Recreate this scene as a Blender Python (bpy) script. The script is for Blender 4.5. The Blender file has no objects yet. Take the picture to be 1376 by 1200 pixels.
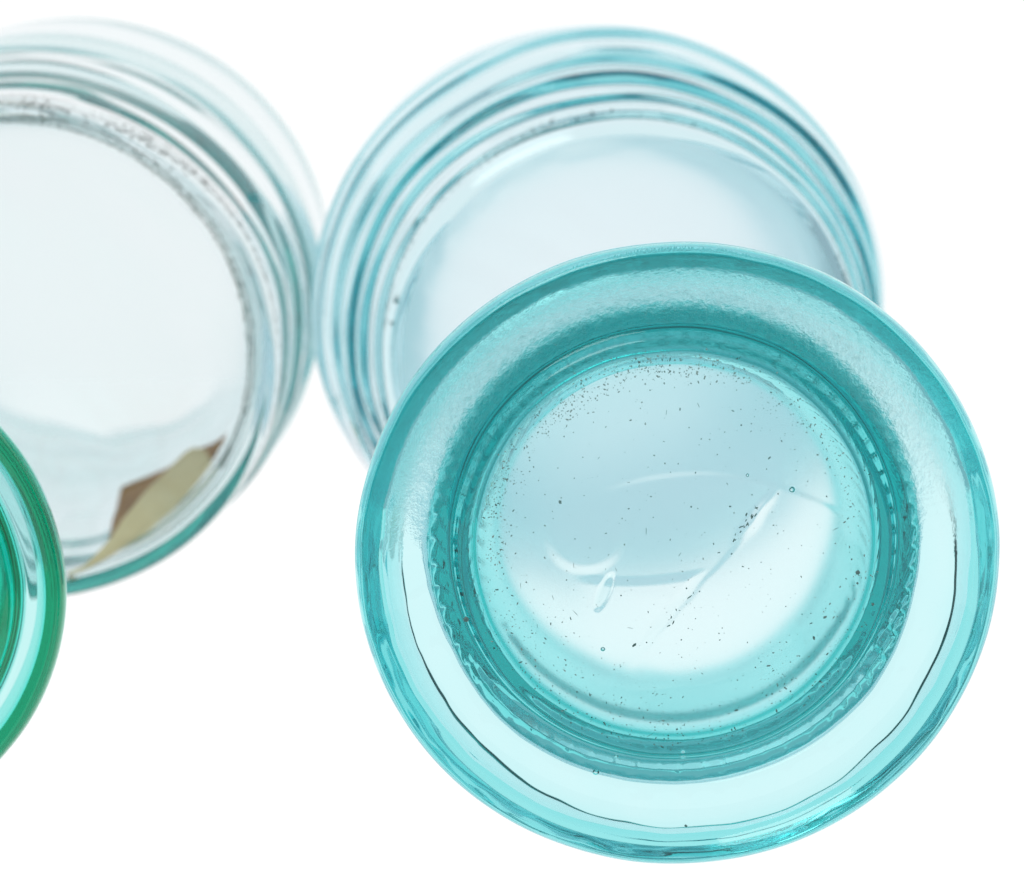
import bpy, bmesh, math, random
from mathutils import Vector, Matrix, noise, Quaternion
R = math.radians
scn = bpy.context.scene
col = scn.collection

# ------------------------------------------------------------------ camera
CAM = Vector((0.0, -0.33458, 0.14312))
cd = bpy.data.cameras.new('camera'); cam = bpy.data.objects.new('camera', cd); col.objects.link(cam)
cam.location = CAM; cam.rotation_euler = (R(75), 0, 0)
cd.sensor_width = 36.0; cd.lens = 36.0 * 3762.0 / 1376.0
cd.clip_start = 0.01; cd.clip_end = 50
cd.dof.use_dof = True; cd.dof.focus_distance = 0.345; cd.dof.aperture_fstop = 24.0
scn.camera = cam

# ------------------------------------------------------------------ light: a dim room round a white light table and lit sweep
w = bpy.data.worlds.new('World'); scn.world = w; w.use_nodes = True
bg = w.node_tree.nodes['Background']
bg.inputs[0].default_value = (0.90, 0.93, 1.0, 1); bg.inputs[1].default_value = 0.62
TABLE_STRENGTH = 1.06
ld = bpy.data.lights.new('lamp', 'AREA'); ld.shape = 'DISK'; ld.size = 0.6; ld.energy = 3.0; ld.color = (1, 0.93, 0.84)
lamp = bpy.data.objects.new('lamp', ld); col.objects.link(lamp)
lamp.location = (-0.35, -0.45, 0.9)
lamp.rotation_euler = (Vector((0, 0.05, 0.03)) - lamp.location).to_track_quat('-Z', 'Y').to_euler()

scn.view_settings.view_transform = 'Standard'; scn.view_settings.look = 'None'
scn.view_settings.exposure = 0.0; scn.view_settings.gamma = 1.0; scn.view_settings.use_curve_mapping = False
cy = scn.cycles
cy.max_bounces = 40; cy.transmission_bounces = 40; cy.glossy_bounces = 24; cy.transparent_max_bounces = 24
cy.diffuse_bounces = 3; cy.volume_bounces = 0
cy.caustics_reflective = True; cy.caustics_refractive = True; cy.blur_glossy = 0.0
cy.sample_clamp_indirect = 4.0
cy.use_adaptive_sampling = False
cy.use_denoising = True; cy.denoiser = 'OPENIMAGEDENOISE'

# ------------------------------------------------------------------ helpers
def tag(o, label=None, cat=None, group=None, kind=None):
    if label: o['label'] = label
    if cat: o['category'] = cat
    if group: o['group'] = group
    if kind: o['kind'] = kind
    return o

def link(name, me, mat=None, parent=None):
    o = bpy.data.objects.new(name, me); col.objects.link(o)
    if mat: me.materials.append(mat)
    if parent: o.parent = parent
    return o

def nodes(name):
    m = bpy.data.materials.new(name); m.use_nodes = True
    nt = m.node_tree; nt.nodes.clear()
    out = nt.nodes.new('ShaderNodeOutputMaterial')
    return m, nt, out

def glass_mat(name, absorb, bump=0.02, scale=90.0, pit=None, frost=None, scuff=None, film=(0.97, 0.98, 0.99)):
    """clear glass; absorb = linear absorption per metre for r, g, b"""
    m, nt, out = nodes(name)
    N, L = nt.nodes.new, nt.links.new
    g = N('ShaderNodeBsdfGlass'); g.distribution = 'GGX'
    g.inputs['IOR'].default_value = 1.5; g.inputs['Roughness'].default_value = 0.0
    g.inputs['Color'].default_value = (*film, 1)
    tc = N('ShaderNodeTexCoord')
    n1 = N('ShaderNodeTexNoise'); n1.inputs['Scale'].default_value = scale; n1.inputs['Detail'].default_value = 3
    L(tc.outputs['Object'], n1.inputs['Vector'])
    b = N('ShaderNodeBump'); b.inputs['Strength'].default_value = 1.0; b.inputs['Distance'].default_value = bump * 0.001
    L(n1.outputs['Fac'], b.inputs['Height'])
    if frost:                                                        # scuffed, slightly frosted resting disc
        q = N('ShaderNodeSeparateXYZ'); L(tc.outputs['Object'], q.inputs[0])
        q2 = N('ShaderNodeCombineXYZ'); L(q.outputs['X'], q2.inputs['X']); L(q.outputs['Y'], q2.inputs['Y'])
        ln = N('ShaderNodeVectorMath'); ln.operation = 'LENGTH'; L(q2.outputs[0], ln.inputs[0])
        f1 = N('ShaderNodeMath'); f1.operation = 'LESS_THAN'; f1.inputs[1].default_value = frost[0]; L(ln.outputs['Value'], f1.inputs[0])
        f2 = N('ShaderNodeMath'); f2.operation = 'COMPARE'; f2.inputs[1].default_value = (frost[2] + frost[3]) / 2; f2.inputs[2].default_value = (frost[3] - frost[2]) / 2; L(q.outputs['Z'], f2.inputs[0])
        f3 = N('ShaderNodeMath'); f3.operation = 'MULTIPLY'; L(f1.outputs[0], f3.inputs[0]); L(f2.outputs[0], f3.inputs[1])
        if len(frost) > 4:
            fy = N('ShaderNodeMapRange'); fy.interpolation_type = 'SMOOTHSTEP'; fy.inputs[1].default_value = frost[4] - .007; fy.inputs[2].default_value = frost[4] + .007
            L(q.outputs['Y'], fy.inputs[0]); f5 = N('ShaderNodeMath'); f5.operation = 'MULTIPLY'; L(f3.outputs[0], f5.inputs[0]); L(fy.outputs[0], f5.inputs[1]); f3 = f5
        f4 = N('ShaderNodeMath'); f4.operation = 'MULTIPLY'; L(f3.outputs[0], f4.inputs[0]); f4.inputs[1].default_value = frost[1]
        rough = f4
        if scuff:                                                    # lower side of the tube is scuffed matt
            s1 = N('ShaderNodeMath'); s1.operation = 'COMPARE'; s1.inputs[1].default_value = (scuff[0] + scuff[1]) / 2; s1.inputs[2].default_value = (scuff[1] - scuff[0]) / 2; L(ln.outputs['Value'], s1.inputs[0])
            s2 = N('ShaderNodeMath'); s2.operation = 'GREATER_THAN'; s2.inputs[1].default_value = scuff[2]; L(q.outputs['Z'], s2.inputs[0])
            s3 = N('ShaderNodeMapRange'); s3.interpolation_type = 'SMOOTHSTEP'; s3.inputs[1].default_value = -.008; s3.inputs[2].default_value = -.018; s3.inputs[3].default_value = 0; s3.inputs[4].default_value = scuff[3]; L(q.outputs['Y'], s3.inputs[0])
            s4 = N('ShaderNodeMath'); s4.operation = 'MULTIPLY'; L(s1.outputs[0], s4.inputs[0]); L(s2.outputs[0], s4.inputs[1])
            s5 = N('ShaderNodeMath'); s5.operation = 'MULTIPLY'; L(s4.outputs[0], s5.inputs[0]); L(s3.outputs[0], s5.inputs[1])
            rough = N('ShaderNodeMath'); rough.operation = 'MAXIMUM'; L(f4.outputs[0], rough.inputs[0]); L(s5.outputs[0], rough.inputs[1])
        L(rough.outputs[0], g.inputs['Roughness'])
    if pit:
        # worn, pitted ring on the heel: fine relief only inside a band of radius, strongest at the top side
        r0, r1, amp = pit
        sx = N('ShaderNodeSeparateXYZ'); L(tc.outputs['Object'], sx.inputs[0])
        cx = N('ShaderNodeCombineXYZ'); L(sx.outputs['X'], cx.inputs['X']); L(sx.outputs['Y'], cx.inputs['Y'])
        ln = N('ShaderNodeVectorMath'); ln.operation = 'LENGTH'; L(cx.outputs[0], ln.inputs[0])
        mr = N('ShaderNodeMapRange'); mr.interpolation_type = 'SMOOTHSTEP'
        mr.inputs[1].default_value = r0; mr.inputs[2].default_value = r0 + 0.0012; L(ln.outputs['Value'], mr.inputs[0])
        mr2 = N('ShaderNodeMapRange'); mr2.interpolation_type = 'SMOOTHSTEP'
        mr2.inputs[1].default_value = r1 - 0.002; mr2.inputs[2].default_value = r1; mr2.inputs[3].default_value = 1; mr2.inputs[4].default_value = 0
        L(ln.outputs['Value'], mr2.inputs[0])
        my = N('ShaderNodeMapRange'); my.interpolation_type = 'SMOOTHSTEP'
        my.inputs[1].default_value = -0.002; my.inputs[2].default_value = 0.022; L(sx.outputs['Y'], my.inputs[0])
        p1 = N('ShaderNodeMath'); p1.operation = 'MULTIPLY'; L(mr.outputs[0], p1.inputs[0]); L(mr2.outputs[0], p1.inputs[1])
        p2 = N('ShaderNodeMath'); p2.operation = 'MULTIPLY'; L(p1.outputs[0], p2.inputs[0]); L(my.outputs[0], p2.inputs[1])
        n2 = N('ShaderNodeTexNoise'); n2.inputs['Scale'].default_value = 1100; n2.inputs['Detail'].default_value = 4; n2.inputs['Roughness'].default_value = 0.65
        L(tc.outputs['Object'], n2.inputs['Vector'])
        p3 = N('ShaderNodeMath'); p3.operation = 'MULTIPLY'; L(n2.outputs['Fac'], p3.inputs[0]); L(p2.outputs[0], p3.inputs[1])
        b2 = N('ShaderNodeBump'); b2.inputs['Strength'].default_value = 1.0; b2.inputs['Distance'].default_value = amp
        L(p3.outputs[0], b2.inputs['Height']); L(b.outputs[0], b2.inputs['Normal'])
        L(b2.outputs[0], g.inputs['Normal'])
    else:
        L(b.outputs[0], g.inputs['Normal'])
    L(g.outputs[0], out.inputs['Surface'])
    v = N('ShaderNodeVolumeAbsorption')
    d = max(absorb) * 1.0
    v.inputs['Color'].default_value = (1 - absorb[0] / d, 1 - absorb[1] / d, 1 - absorb[2] / d, 1)
    v.inputs['Density'].default_value = d
    L(v.outputs[0], out.inputs['Volume'])
    return m

def catmull(pts, sub):
    out = []
    n = len(pts)
    for i in range(n - 1):
        p0 = pts[max(i - 1, 0)]; p1 = pts[i]; p2 = pts[i + 1]; p3 = pts[min(i + 2, n - 1)]
        d1 = max(math.dist(p0, p1), 1e-9) ** .5; d2 = max(math.dist(p1, p2), 1e-9) ** .5; d3 = max(math.dist(p2, p3), 1e-9) ** .5
        if i == 0: d1 = d2
        if i == n - 2: d3 = d2
        for k in range(sub):
            t = k / sub; r = []
            for a in range(2):
                m1 = (p1[a] - p0[a]) / d1 - (p2[a] - p0[a]) / (d1 + d2) + (p2[a] - p1[a]) / d2 if i > 0 else (p2[a] - p1[a]) / d2
                m2 = (p2[a] - p1[a]) / d2 - (p3[a] - p1[a]) / (d2 + d3) + (p3[a] - p2[a]) / d3 if i < n - 2 else (p2[a] - p1[a]) / d2
                m1 *= d2; m2 *= d2
                r.append((2 * t**3 - 3 * t * t + 1) * p1[a] + (t**3 - 2 * t * t + t) * m1 + (-2 * t**3 + 3 * t * t) * p2[a] + (t**3 - t * t) * m2)
            out.append(tuple(r))
    out.append(pts[-1])
    return out

def lathe(name, prof, segs, wob, mat, parent):
    """prof: closed-at-axis profile of (radius, depth along the axis) in mm, from the outside centre of the
    base round the lip to the inside centre of the base. wob(r, z, angle, k) moves a point."""
    n = len(prof); vs = []; fs = []
    vs.append(wob(0, prof[0][1], 0, 0)); 
    for i in range(1, n - 1):
        for s in range(segs):
            a = 2 * math.pi * s / segs
            vs.append(wob(prof[i][0], prof[i][1], a, i / n))
    vs.append(wob(0, prof[-1][1], 0, 1)); last = len(vs) - 1
    ring = lambda i, s: 1 + (i - 1) * segs + s % segs
    for s in range(segs):
        fs.append((0, ring(1, s), ring(1, s + 1)))
        fs.append((last, ring(n - 2, s + 1), ring(n - 2, s)))
    for i in range(1, n - 2):
        for s in range(segs):
            fs.append((ring(i, s), ring(i + 1, s), ring(i + 1, s + 1), ring(i, s + 1)))
    me = bpy.data.meshes.new(name)
    me.from_pydata([(x * .001, y * .001, z * .001) for x, y, z in vs], [], fs)
    bm = bmesh.new(); bm.from_mesh(me); bmesh.ops.recalc_face_normals(bm, faces=bm.faces); bm.to_mesh(me); bm.free()
    me.polygons.foreach_set('use_smooth', [True] * len(me.polygons)); me.update()
    return link(name, me, mat, parent)

def jar_root(loc, yaw, pitch, label, group):
    """local +Z is the jar's axis from base to mouth, local +Y is up; pitch>0 lets the mouth end drop"""
    o = bpy.data.objects.new('glass_jar', None); col.objects.link(o)
    M = Matrix.Rotation(R(yaw), 4, 'Z') @ Matrix.Rotation(R(-90 - pitch), 4, 'X') @ Matrix.Rotation(R(180), 4, 'Z')
    o.matrix_world = Matrix.Translation(loc) @ M
    tag(o, label, 'jar', group)
    o.empty_display_size = 0.02
    return o

def nz(x, y, z=0.0): return noise.noise(Vector((x, y, z)))

# ------------------------------------------------------------------ setting
def emit_mat(name, c, s):
    m, nt, out = nodes(name)
    e = nt.nodes.new('ShaderNodeEmission'); e.inputs[0].default_value = (*c, 1); e.inputs[1].default_value = s
    nt.links.new(e.outputs[0], out.inputs['Surface'])
    return m
table_mat = emit_mat('lit_white_acrylic', (1, 1, 1), TABLE_STRENGTH)
bm = bmesh.new()
X = 3.0
prof = [(-0.5, 0.0)] + [(1.2 + 0.25 * math.sin(t), 0.25 - 0.25 * math.cos(t)) for t in [R(q) for q in range(0, 91, 6)]] + [(1.45, 1.3)]
rows = [[bm.verts.new((x, y, z)) for x in (-X, X)] for y, z in prof]
for a, b in zip(rows, rows[1:]): bm.faces.new((a[0], a[1], b[1], b[0]))
for f in bm.faces: f.smooth = True
me = bpy.data.meshes.new('light_table'); bm.to_mesh(me); bm.free()
tag(link('light_table', me, table_mat), kind='structure')

# ------------------------------------------------------------------ small things on and in the glass
def grit_mat(name, c1, c2):
    m, nt, out = nodes(name)
    N, L = nt.nodes.new, nt.links.new
    p = N('ShaderNodeBsdfPrincipled'); p.inputs['Roughness'].default_value = 0.8
    tc = N('ShaderNodeTexCoord'); n = N('ShaderNodeTexNoise'); n.inputs['Scale'].default_value = 900; L(tc.outputs['Object'], n.inputs['Vector'])
    r = N('ShaderNodeValToRGB'); r.color_ramp.elements[0].position = .35; r.color_ramp.elements[1].position = .65
    r.color_ramp.elements[0].color = (*c1, 1); r.color_ramp.elements[1].color = (*c2, 1)
    L(n.outputs['Fac'], r.inputs[0]); L(r.outputs[0], p.inputs['Base Color']); L(p.outputs[0], out.inputs['Surface'])
    return m
dark_grit = grit_mat('dark_grit', (0.015, 0.06, 0.055), (0.12, 0.22, 0.21))
grey_grit = grit_mat('grey_grit', (0.07, 0.13, 0.12), (0.22, 0.32, 0.30))
olive_grit = grit_mat('olive_grit', (0.045, 0.05, 0.036), (0.15, 0.16, 0.12))
teal_grit = grit_mat('teal_grit', (0.08, 0.17, 0.17), (0.2, 0.33, 0.33))

def grit(name, items, mat, parent, kind='stuff'):
    """items: (x, y, z, size, stretch, angle) in mm; each an uneven flat chip"""
    rnd = random.Random(len(items) + 3)
    vs, fs = [], []
    for x, y, z, sz, st, ang in items:
        k = rnd.choice((5, 6, 7)); b = len(vs); c, s = math.cos(ang), math.sin(ang)
        for q in range(k):
            t = 2 * math.pi * q / k; rr = sz * .5 * rnd.uniform(.6, 1.25)
            u, v = rr * math.cos(t) * st, rr * math.sin(t)
            vs.append((x + u * c - v * s, y + u * s + v * c, z))
        vs.append((x, y, z - sz * .28)); vs.append((x, y, z + sz * .1))
        for q in range(k):
            fs.append((b + q, b + (q + 1) % k, b + k)); fs.append((b + (q + 1) % k, b + q, b + k + 1))
    me = bpy.data.meshes.new(name); me.from_pydata([(x * .001, y * .001, z * .001) for x, y, z in vs], [], fs); me.update()
    o = link(name, me, mat, parent)
    if kind: o['kind'] = kind
    return o

bub, bnt, bout = nodes('air')
bg_ = bnt.nodes.new('ShaderNodeBsdfGlass'); bg_.inputs['IOR'].default_value = 0.667; bg_.inputs['Roughness'].default_value = 0
bnt.links.new(bg_.outputs[0], bout.inputs['Surface'])
def bubble(parent, x, y, z, r, sx=1.0):
    bm = bmesh.new(); bmesh.ops.create_uvsphere(bm, u_segments=20, v_segments=12, radius=r * .001)
    for v in bm.verts: v.co.x *= sx
    for f in bm.faces: f.smooth = True
    me = bpy.data.meshes.new('air_bubble'); bm.to_mesh(me); bm.free()
    o = link('air_bubble', me, bub, parent); o.location = (x * .001, y * .001, z * .001)

# ------------------------------------------------------------------ the sharp aqua jar in front
FX, FY, FS = 910.4, 753.0, 10.95
def on_base(px, py): return -(px - FX) / FS, -(py - FY) / (FS * .974)     # photograph measurement -> mm on the base

def base_height(x, y):
    """old suction scar and flake marks in the underside, mm"""
    h = 0.0
    def sst(t, w): t = max(0., min(1., .5 + t / w)); return t * t * (3 - 2 * t)
    # long diagonal flake line running up to the right, in pixel-like axes u right, v down
    u, v = -x, -y
    d = (u * .775 + v * .632) + .35 * nz(u * .35, v * .35, 1)            # distance across the line
    along = (u * .632 - v * .775)
    fade = sst(along + 14, 3) * (1 - sst(along - 12, 7))
    d0 = d - 5.6
    h += .07 * sst(d0, .8) * fade * (1 - sst(d0 - 8, 14))
    h += .3 * math.exp(-((along - 9.5) / 3.0) ** 2) * math.exp(-((d0 + .45 + .06 * (along - 9.5)) / .55) ** 2)
    # shallow shell scoop left of centre
    rr = math.hypot((u + 11.0) / 4.6, (v + 1.6) / 4.4)
    if rr < 1.2: h += .16 * (1 - sst(rr - 1, .35)) * max(0, (v + 5) / 8)
    # lens-shaped hollow with a curved upper edge
    e = v - (3.9 - .012 * (u - 1) ** 2 - .16 * u)
    h += .22 * sst(e, 1.6) * math.exp(-max(0, e) / 5.5) * (1 - sst(d0 + 1.0, 1.5)) * sst(u + 11, 4)
    # small flake
    rr = math.hypot((u + 8.6 + (v - 5.6) * .35) / .8, (v - 5.6) / 2.3)
    if rr < 1.3: h -= .3 * (1 - sst(rr - 1, .25))
    # fine curved edge above
    e = v - (-9.3 + .016 * (u - 6) ** 2 + .10 * (u - 6))
    h += .14 * sst(e, .9) * math.exp(-max(0, e) / 4) * sst(u + 6, 10) * (1 - sst(u - 21, 6))
    return h

def front_jar():
    root = jar_root(Vector((0.0203, -0.0085, 0.0409)), 0.0, 4.2, 'sharply focused aqua jar with a dust-speckled base and a dark teal rim', 'old glass jars')
    mat = glass_mat('aqua_glass', (215, 36, 37), bump=0.02, scale=70, pit=(0.0290, 0.0372, 0.0005), frost=(0.0242, 0.27, .0027, .0052))
    outer = [(0, 2.2), (8, 2.1), (16, 1.9), (22, 1.7), (25.2, 1.5), (26.4, 1.6), (27.0, 2.1), (27.6, 2.8), (30, 3.1), (34, 2.8), (36.2, 1.9), (37.6, 0.8), (38.6, .5), (39.4, 1.4), (39.7, 3.2), (39.4, 6.4), (38.3, 11), (36.6, 16), (35.0, 19.6), (34.0, 20.4),
             (33.8, 19.4), (35.2, 16), (36.7, 11), (37.5, 8), (37.6, 6.2), (37.3, 5.3), (36.4, 4.9), (32.4, 5.0), (30.4, 5.4), (29.5, 7.0), (29.1, 9.5), (28.4, 13), (27.0, 18), (25.6, 23), (25.2, 25.2), (24.4, 26.4)]
    inner = [(23.2, 25.8), (22.6, 23.4), (23.8, 18), (25.0, 13), (25.7, 9.5), (25.7, 6.6), (25.0, 4.5), (23.6, 3.5), (18, 3.1), (10, 3.1), (0, 3.2)]
    base = catmull([(r, 2.2 - .7 * (r / 25.2) ** 1.6) for r in [q * 25.2 / 20 for q in range(21)]], 6)
    rest = catmull(outer[4:] + inner, 6)
    prof = base + rest[1:]
    nb = len(base) / len(prof)
    def wob(r, z, a, k):
        c, s = math.cos(a), math.sin(a)
        rr, zz = r, z
        if r > 1:
            rr += 0.25 * nz(c * 1.3 + 3, s * 1.3, z * .05) * min(1, r / 25)
            rr += 0.12 * nz(c * 4 + 9, s * 4, z * .12) * min(1, r / 25)
        if k < nb: zz += base_height(r * c, r * s)
        if r > 33.1 and z > 6 and k < .85:                                       # skirt of uneven depth
            fc = (.56 + .46 * math.cos(a - R(70)) + .05 * nz(c * 5, s * 5, 3)); fc = max(.08, fc); zz = 6 + (z - 6) * fc
            if r < 38.4: rr += (1 - min(1, fc)) * (38.4 - r) * .9 * min(1, (z - 6) / 3)
        if 33 < r < 38.2 and z > 5.3 and not (r > 34 and abs(r - (39.9 - .3 * (z - 3))) < 1.0 and z > 9): rr += .9 * (.5 - .5 * math.cos(a - R(75)))      # rim thinner on the lower right
        if 34 < r < 38.5 and z > 3:                                  # hand-worked inside of the skirt
            rr += 0.3 * nz(c * 9 + 20, s * 9, z * .1)
        if 29.8 < r < 36.8 and z > 4.2 and z < 6.3: zz += min(1, (36.8 - r) / 2, (r - 29.8) / 2) * (.16 * nz(r * c * .16, r * s * .16, 2) + .05 * nz(r * c * .5, r * s * .5, 4))
        if k < .86 and 26 < r < 36.5 and z > 4.4 and (r < 31.5 or z < 5.3):                      # generous bevel where the lower side of the tube meets the flange
            t = max(26.5, 31.0 - (z - 5.1) * .8)
            if z > 11: t += (rr - t) * min(1, (z - 11) / 5)
            dt = t - rr
            if z < 8: dt = 1.0 * math.log(1 + math.exp(min(20, dt / 1.0)))
            rr += dt * min(1, max(0, (-math.sin(a + .12) - .3) / .4))
        if k < .86 and 27.2 < r < 30.2 and 6.0 < z < 18:                           # knurled foot of the tube
            q = (a * 66 / (2 * math.pi) + z * .12 + .5 * nz(c * 3, s * 3)) % 1.0
            rr += (0.7 * (1 - q) - .35) * min(1, (18 - z) / 5) * (1 - .85 * min(1, max(0, (-s - .3) / .4))) * (1 - .6 * max(0, s) ** 2)
        if k > 0.8 and z < 6:
            zz += 0.12 * nz(r * c * .09, r * s * .09, 5)
        sh = min(1, max(0, (36 - r) / 6)) if z < 8 else min(1, max(0, 32 - r))
        sh = sh * sh * (3 - 2 * sh)                                  # base and tube sit a little off centre in the flange
        return (rr * c + .35 * sh, rr * s * .985 + 1.5 * sh, zz)
    lathe('body', prof, 396, wob, mat, root)
    rnd = random.Random(4)
    def zb(x, y):
        x, y = x - .35, (y - 1.5) / .985
        r = math.hypot(x, y); return 2.2 - .7 * (min(r, 25.2) / 25.2) ** 1.6 + (base_height(x, y) if r < 25 else 0) - .03
    def put(px, py, sz, st=1.0, ang=0.0):
        x, y = on_base(px, py); return (x, y, zb(x, y), sz, st, ang)
    # the specks one can point at
    for px, py, sz, st, ang in ((1152, 769, .8, 1.0, .5), (1152, 783, .38, 1.2, .8), (626, 832, .95, 1.0, .3), (1173, 811, .5, 1.2, 1), (1110, 829, .42, 1.7, -.5), (752, 675, .5, 1.4, 1.2),
                                (926, 1117, .42, 1.4, .5), (835, 801, .28, 1, 0), (928, 682, .3, 1, 0), (993, 573, .3, 1, 0), (853, 867, .42, 2.2, 2.4), (1095, 857, .38, 2, 1.3), (870, 864, .26, 1, 0)):
        it = put(px, py, sz, st, ang)
        if py > 1100: it = it[:2] + (2.2,) + it[3:]
        grit('dirt_speck', [it], dark_grit, root, None)
    items = []
    while len(items) < 720:                                           # fine dirt, thickest along the lower edge of the base
        a = rnd.uniform(0, 2 * math.pi); r = 25.6 * math.sqrt(rnd.random())
        x, y = r * math.cos(a) + .35, r * math.sin(a) + 1.5
        low = max(0, (1.5 - y) / 25.6)
        edge = max(0, (r - 15) / 10.6)
        if rnd.random() > .05 + 1.1 * low * edge + .15 * edge: continue
        sz = .05 + .15 * rnd.random() ** 3 + .11 * low * edge * rnd.random()
        items.append((x, y, zb(x, y), sz, rnd.choice((1, 1, 1.2, 1.8, 2.6)), rnd.uniform(0, 3.14)))
    for t in range(13):                                               # grime caught in the long flake line
        q = rnd.random(); px = 1022 - 140 * q; py = 684 + 172 * q + 5 * rnd.gauss(0, 1)
        items.append(put(px + 3 * rnd.gauss(0, 1), py, .10 + .16 * rnd.random(), rnd.choice((1.5, 2.5, 3.5)), 2.2 + rnd.gauss(0, .4)))
    for t in range(11):
        q = rnd.random(); items.append(put(1012 - 26 * q + 2 * rnd.gauss(0, 1), 690 + 36 * q, .12 + .12 * rnd.random(), 2.8, 2.1 + rnd.gauss(0, .2)))
    for t in range(16):                                               # short hairs and scuffs
        a = rnd.uniform(0, 6.28); r = 24 * math.sqrt(rnd.random()); x, y = r * math.cos(a) + .35, r * math.sin(a) + 1.5
        items.append((x, y, zb(x, y), .07, rnd.uniform(8, 18), rnd.uniform(0, 3.14)))
    grit('fine_dirt', items, dark_grit, root)
    items = []
    while len(items) < 1500:                                          # pale dust ring, upper left of the base
        a = rnd.gauss(R(60), R(58)); r = 22.2 + rnd.gauss(0, 1.0)
        if rnd.random() < .3: r = 25.6 * math.sqrt(rnd.random()); a = rnd.uniform(0, 6.28)
        x, y = r * math.cos(a) + .35, r * math.sin(a) + 1.9
        if math.hypot(x - .35, y - 1.5) > 25.6 or nz(x * .35, y * .35, 8) < rnd.uniform(-.45, .3): continue
        items.append((x, y, zb(x, y), .06 + .16 * rnd.random() ** 2, rnd.choice((1, 1.3, 2)), rnd.uniform(0, 3.14)))
    grit('pale_dust', items, grey_grit, root)
    for px, py, r, sx in ((1063, 659, .38, 1), (922, 1019, .42, 1.3), (803, 1048, .36, 1.2), (831, 1024, .26, 1.1), (811, 874, .27, 1.1), (1003, 640, .2, 1)):
        x, y = on_base(px, py); bubble(root, x, y, 2.62 if py < 990 else 4.4, r, sx)
    return root
front_jar()

# ------------------------------------------------------------------ the two blurred jars behind
def back_jar():
    root = jar_root(Vector((0.0172, 0.0805, 0.0461)), 4.8, 0.0, 'pale blue jar with teal rings round its base, behind the sharp aqua jar', 'old glass jars')
    mat = glass_mat('pale_aqua_glass', (60, 8, 9), bump=0.03, scale=60, frost=(0.034, 0.42, -.001, .002), film=(0.935, 0.937, 0.958))
    outer = [(0, 1.2), (20, .9), (30, .4), (34.4, 0), (36, .9), (36.8, 2.4), (38.0, 3.4), (38.5, 5.4), (38.8, 7.2), (40.0, 8.4), (40.5, 10.6), (40.8, 12.6), (41.9, 13.6), (42.5, 15.8), (42.9, 18.4), (44.2, 20.0), (45.0, 23), (45.8, 27), (46.7, 31), (47.1, 36),
             (46.6, 42), (44.2, 50), (43.8, 60), (43.4, 68), (41.4, 73), (40.6, 78), (40.4, 84), (39.6, 86)]
    inner = [(38.6, 85), (38, 80), (38.4, 74), (40.4, 68), (41.2, 60), (41.8, 50), (43.4, 42), (43.8, 35), (42.6, 28), (40.2, 21), (38.4, 14), (36.4, 8.6), (34.2, 4.8), (30, 3.4), (20, 3.2), (0, 3.1)]
    prof = catmull(outer + inner, 5)
    def thick(z):                                                    # wall runs thinner along its lower side
        o = [p for p in outer if p[1] >= z]; i = [p for p in inner if p[1] <= z]
        return (o[0][0] - i[0][0]) * .8 if o and i else 0
    def wob(r, z, a, k):
        c, s = math.cos(a), math.sin(a)
        if k > .5 and z > 6: r += min(1, max(0, (-s - .1) / .5)) * .55 * max(0, thick(z))
        rr = r + (0.35 * nz(c * 1.1 + 5, s * 1.1, z * .03) + .55 * nz(c * 1.9, s * 1.9 + 4, z * .16) * (1 if 6 < z < 34 else 0) + .1 * nz(c * 3, s * 3 + 7, z * .15)) * min(1, r / 25)
        zz = z + (0.4 * nz((r * c + r * s * .6) * .05, (r * s - r * c * .6) * .22, 2) if z < 4 and r < 33 else 0)
        return (rr * c, rr * s * .977, zz)
    lathe('body', prof, 256, wob, mat, root)
    rnd = random.Random(19); items = []
    while len(items) < 1500:
        a = rnd.uniform(.1, 3.0); r = 34.7 + rnd.gauss(0, .12) if rnd.random() < .7 else 35.5 + rnd.gauss(0, .3)
        if .5 + nz(math.cos(a) * 3, math.sin(a) * 3, 13) < rnd.uniform(.1, 1.1): continue
        items.append((r * math.cos(a), r * math.sin(a), 5.6, .06 + .2 * rnd.random() ** 2, rnd.choice((1, 2, 3)), a + 1.57 + rnd.gauss(0, .3)))
    grit('grime_ring', items, teal_grit, root)
back_jar()

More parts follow.
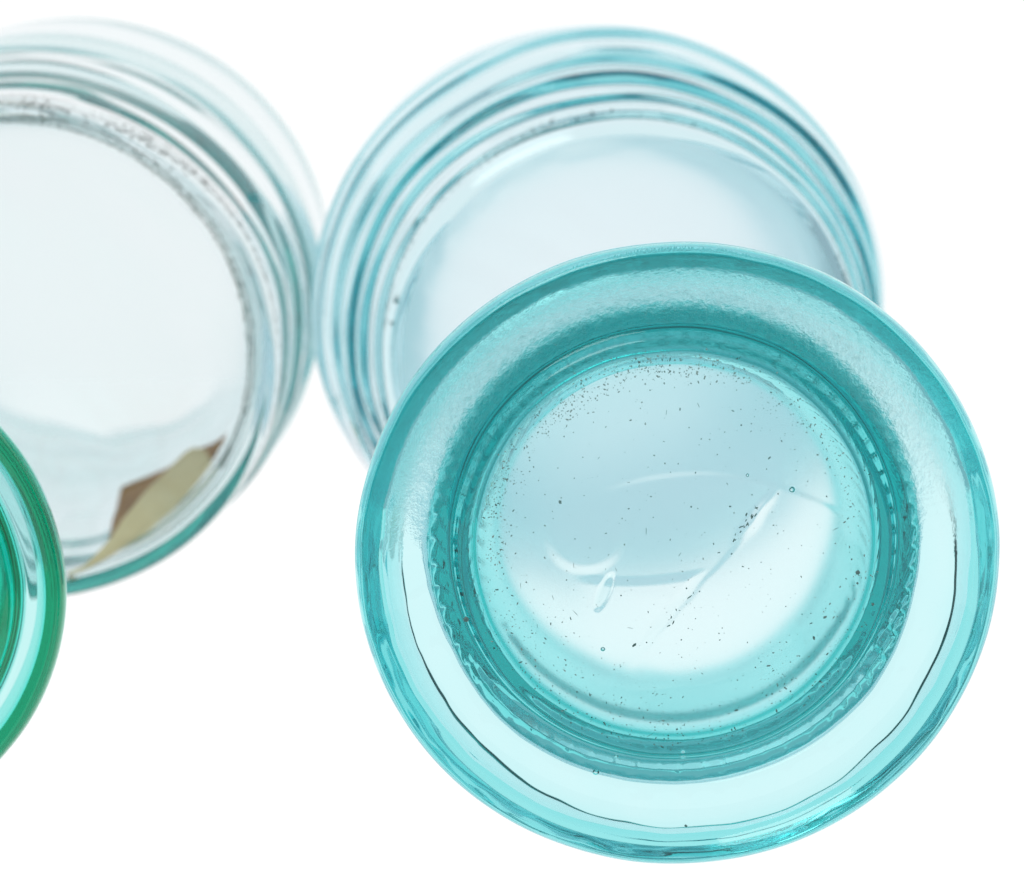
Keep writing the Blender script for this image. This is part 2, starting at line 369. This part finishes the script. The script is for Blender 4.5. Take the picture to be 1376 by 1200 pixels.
def left_jar():
    root = jar_root(Vector((-0.0770, 0.0860, 0.0448)), 0.4, 0.0, 'pale mint jar with a gritty dark ring round its base', 'old glass jars')
    mat = glass_mat('pale_mint_glass', (24, 5, 7), bump=0.03, scale=60, frost=(0.036, 0.38, -.001, .002, -.006), film=(0.940, 0.946, 0.957))
    outer = [(0, 1.2), (20, .9), (36, .3), (39.4, 0), (40.6, .8), (41.1, 2.6), (41.3, 6), (41.9, 9.5), (42.1, 13.5), (42.5, 17), (43.5, 21), (43.7, 27), (44.0, 33), (45.0, 38), (45.4, 44),
             (45.2, 52), (45, 64), (44.6, 80), (43, 88), (41.5, 92), (41, 98), (40, 100)]
    inner = [(39, 99), (38.4, 93), (39.6, 87), (41.6, 79), (42, 64), (42, 52), (42.2, 44), (41.6, 37), (40.9, 30), (40.5, 22), (39.9, 14), (39.6, 8), (39.0, 5), (37.6, 3.9), (32, 3.6), (20, 3.8), (0, 3.8)]
    prof = catmull(outer + inner, 5)
    def wob(r, z, a, k):
        c, s = math.cos(a), math.sin(a)
        rr = r + (0.4 * nz(c * 1.1 + 15, s * 1.1, z * .03) + .6 * nz(c * 1.7, s * 1.7 + 14, z * .16) * (1 if 6 < z < 34 else 0) + .1 * nz(c * 3, s * 3 + 17, z * .15)) * min(1, r / 25)
        zz = z + (0.3 * nz((r * c + r * s) * .035, (r * s - r * c) * .10, 22) if z < 4.4 and r < 33 else 0)
        return (rr * c, rr * s * .972, zz)
    lathe('body', prof, 256, wob, mat, root)
    # grime in the corner where the base meets the wall
    rnd = random.Random(9); items = []
    while len(items) < 9000:
        a = rnd.uniform(.3, 3.7); q = rnd.random()
        r = 36.4 + rnd.gauss(0, .13) if q < .5 else (37.4 + rnd.gauss(0, .2) if q < .85 else 36.8 + rnd.gauss(0, .5))
        if .75 + .8 * nz(math.cos(a) * 5, math.sin(a) * 5, 3 if q < .5 else 9) < rnd.uniform(0, 1): continue
        items.append((r * math.cos(a), r * math.sin(a), 4.6 + (r - 36) * 1.1, (.06 + .26 * rnd.random() ** 2), 1.0, a))
    grit('grime_ring', items, olive_grit, root)
    # curled paper slip lying along the inside of the wall: brown card under a beige strip
    slip = jar_root(Vector((-0.0770, 0.0860, 0.0448)), 0.4, 0.0, 'curled brown and beige paper slip inside the pale mint jar', None)
    slip.name = 'paper_slip'; slip['category'] = 'paper'
    WALL = [(0, 38.2), (5.4, 39), (8, 39.5), (14, 39.8), (22, 40.4), (30, 40.8), (37, 41.5), (44, 42), (64, 41.8), (79, 41.2), (87, 39.4)]
    def rad(z):
        for (z0, r0), (z1, r1) in zip(WALL, WALL[1:]):
            if z <= z1: return r0 + (r1 - r0) * (z - z0) / (z1 - z0)
        return 39.0
    # rows across the paper, (x, y, depth) in mm, outer edge to inner edge
    strip = [[(-8.24, -41.36, 6.0), (-6.5, -39.68, 7)], [(-11.25, -39.32, 9), (-8.79, -37.37, 10)], [(-14.4, -37.31, 13), (-11.47, -34.59, 14)], [(-18.22, -35.4, 20), (-13.55, -32.62, 21)], [(-21.52, -34.7, 28), (-15.83, -30.58, 29)], [(-24.46, -33.89, 36), (-18.97, -28.4, 37)], [(-26.56, -32.96, 42), (-21.91, -27.14, 43)], [(-27.38, -31.53, 44.5), (-24.01, -26.88, 45)], [(-27.33, -29.94, 45.5), (-25.69, -27.89, 45.8)]]
    card = [[(-9.78, -34.32, 46), (-10.51, -37.87, 24)], [(-30.06, -26.6, 52), (-28.66, -34.38, 48)]]
    def sheet(name, rows, bow, mat_, nu=40, nv=10):
        bm = bmesh.new(); grid = []
        for i in range(nu + 1):
            t = i / nu * (len(rows) - 1); k = min(int(t), len(rows) - 2); f = t - k
            pa = Vector(rows[k][0]).lerp(Vector(rows[k + 1][0]), f); pb = Vector(rows[k][1]).lerp(Vector(rows[k + 1][1]), f)
            row = []
            for j in range(nv + 1):
                p = pa.lerp(pb, j / nv); p.z -= bow * (math.sin(math.pi * j / nv) + (.9 * max(0, 1 - abs(j / nv - .45) / .2) if bow > 1 else 0))
                r = math.hypot(p.x, p.y); lim = rad(p.z) - 1.0
                if r > lim: p.x *= lim / r; p.y *= lim / r
                p += Vector((0, 0, .25 * nz(p.x * .2, p.y * .2, 5)))
                row.append(bm.verts.new(p * .001))
            grid.append(row)
        for i in range(nu):
            for j in range(nv): bm.faces.new((grid[i][j], grid[i + 1][j], grid[i + 1][j + 1], grid[i][j + 1]))
        for f in bm.faces: f.smooth = True
        bmesh.ops.recalc_face_normals(bm, faces=bm.faces)
        me = bpy.data.meshes.new(name); bm.to_mesh(me); bm.free()
        o = link(name, me, mat_, slip); md = o.modifiers.new('thickness', 'SOLIDIFY'); md.thickness = 0.00018; md.use_even_offset = False
        return o
    def paper(name, c1, c2, tr):
        m, nt, out = nodes(name); N, L = nt.nodes.new, nt.links.new
        tc = N('ShaderNodeTexCoord'); n = N('ShaderNodeTexNoise'); n.inputs['Scale'].default_value = 110; n.inputs['Detail'].default_value = 7
        L(tc.outputs['Object'], n.inputs['Vector'])
        r = N('ShaderNodeValToRGB'); r.color_ramp.elements[0].position = .3; r.color_ramp.elements[1].position = .7
        r.color_ramp.elements[0].color = (*c1, 1); r.color_ramp.elements[1].color = (*c2, 1); L(n.outputs['Fac'], r.inputs[0])
        d = N('ShaderNodeBsdfDiffuse'); t = N('ShaderNodeBsdfTranslucent'); mx = N('ShaderNodeMixShader'); mx.inputs[0].default_value = tr
        L(r.outputs[0], d.inputs[0]); L(r.outputs[0], t.inputs[0]); L(d.outputs[0], mx.inputs[1]); L(t.outputs[0], mx.inputs[2]); L(mx.outputs[0], out.inputs['Surface'])
        return m
    sheet('card', card, 0.5, paper('brown_paper', (.34, .17, .05), (.46, .25, .09), .2), 24, 12)
    sheet('strip', strip, 1.6, paper('beige_paper', (.84, .72, .42), (.93, .84, .58), .5))
    return root
left_jar()

def green_jar():
    root = jar_root(Vector((-0.0888, 0.0008, 0.0331)), 13.0, 10.0, 'deep green glass jar in front of the pale mint jar', 'old glass jars')
    mat = glass_mat('deep_green_glass', (520, 58, 100), bump=0.02, scale=70)
    outer = [(0, 1.0), (10, .8), (20, .4), (24.0, 0), (25.2, .5), (25.8, 1.2), (27.5, 1.6), (29.4, 1.5), (30.6, 1.1), (31.5, 1.4), (32.3, 3.0), (32.6, 6), (32.4, 10), (31.8, 15), (31.2, 18), (30.6, 19), (30.0, 18), (30.2, 14), (30.4, 9), (30.3, 5), (30.1, 3.4), (29.6, 2.7), (28.4, 2.6), (26.9, 2.8), (26.3, 4), (26.0, 8), (25.7, 12), (25.4, 15), (25.4, 16.4), (24.9, 17.2), (24.4, 17)]
    inner = [(24.1, 16.4), (24.0, 15), (24.2, 12), (24.3, 8), (24.0, 5), (23.0, 3.3), (18, 2.8), (8, 2.8), (0, 2.8)]
    prof = catmull(outer + inner, 6)
    def wob(r, z, a, k):
        c, s = math.cos(a), math.sin(a)
        rr = r + (0.25 * nz(c * 1.3 + 33, s * 1.3, z * .05) + .1 * nz(c * 4, s * 4 + 7, z * .12)) * min(1, r / 15)
        return (rr * c, rr * s, z)
    lathe('body', prof, 256, wob, mat, root)
green_jar()
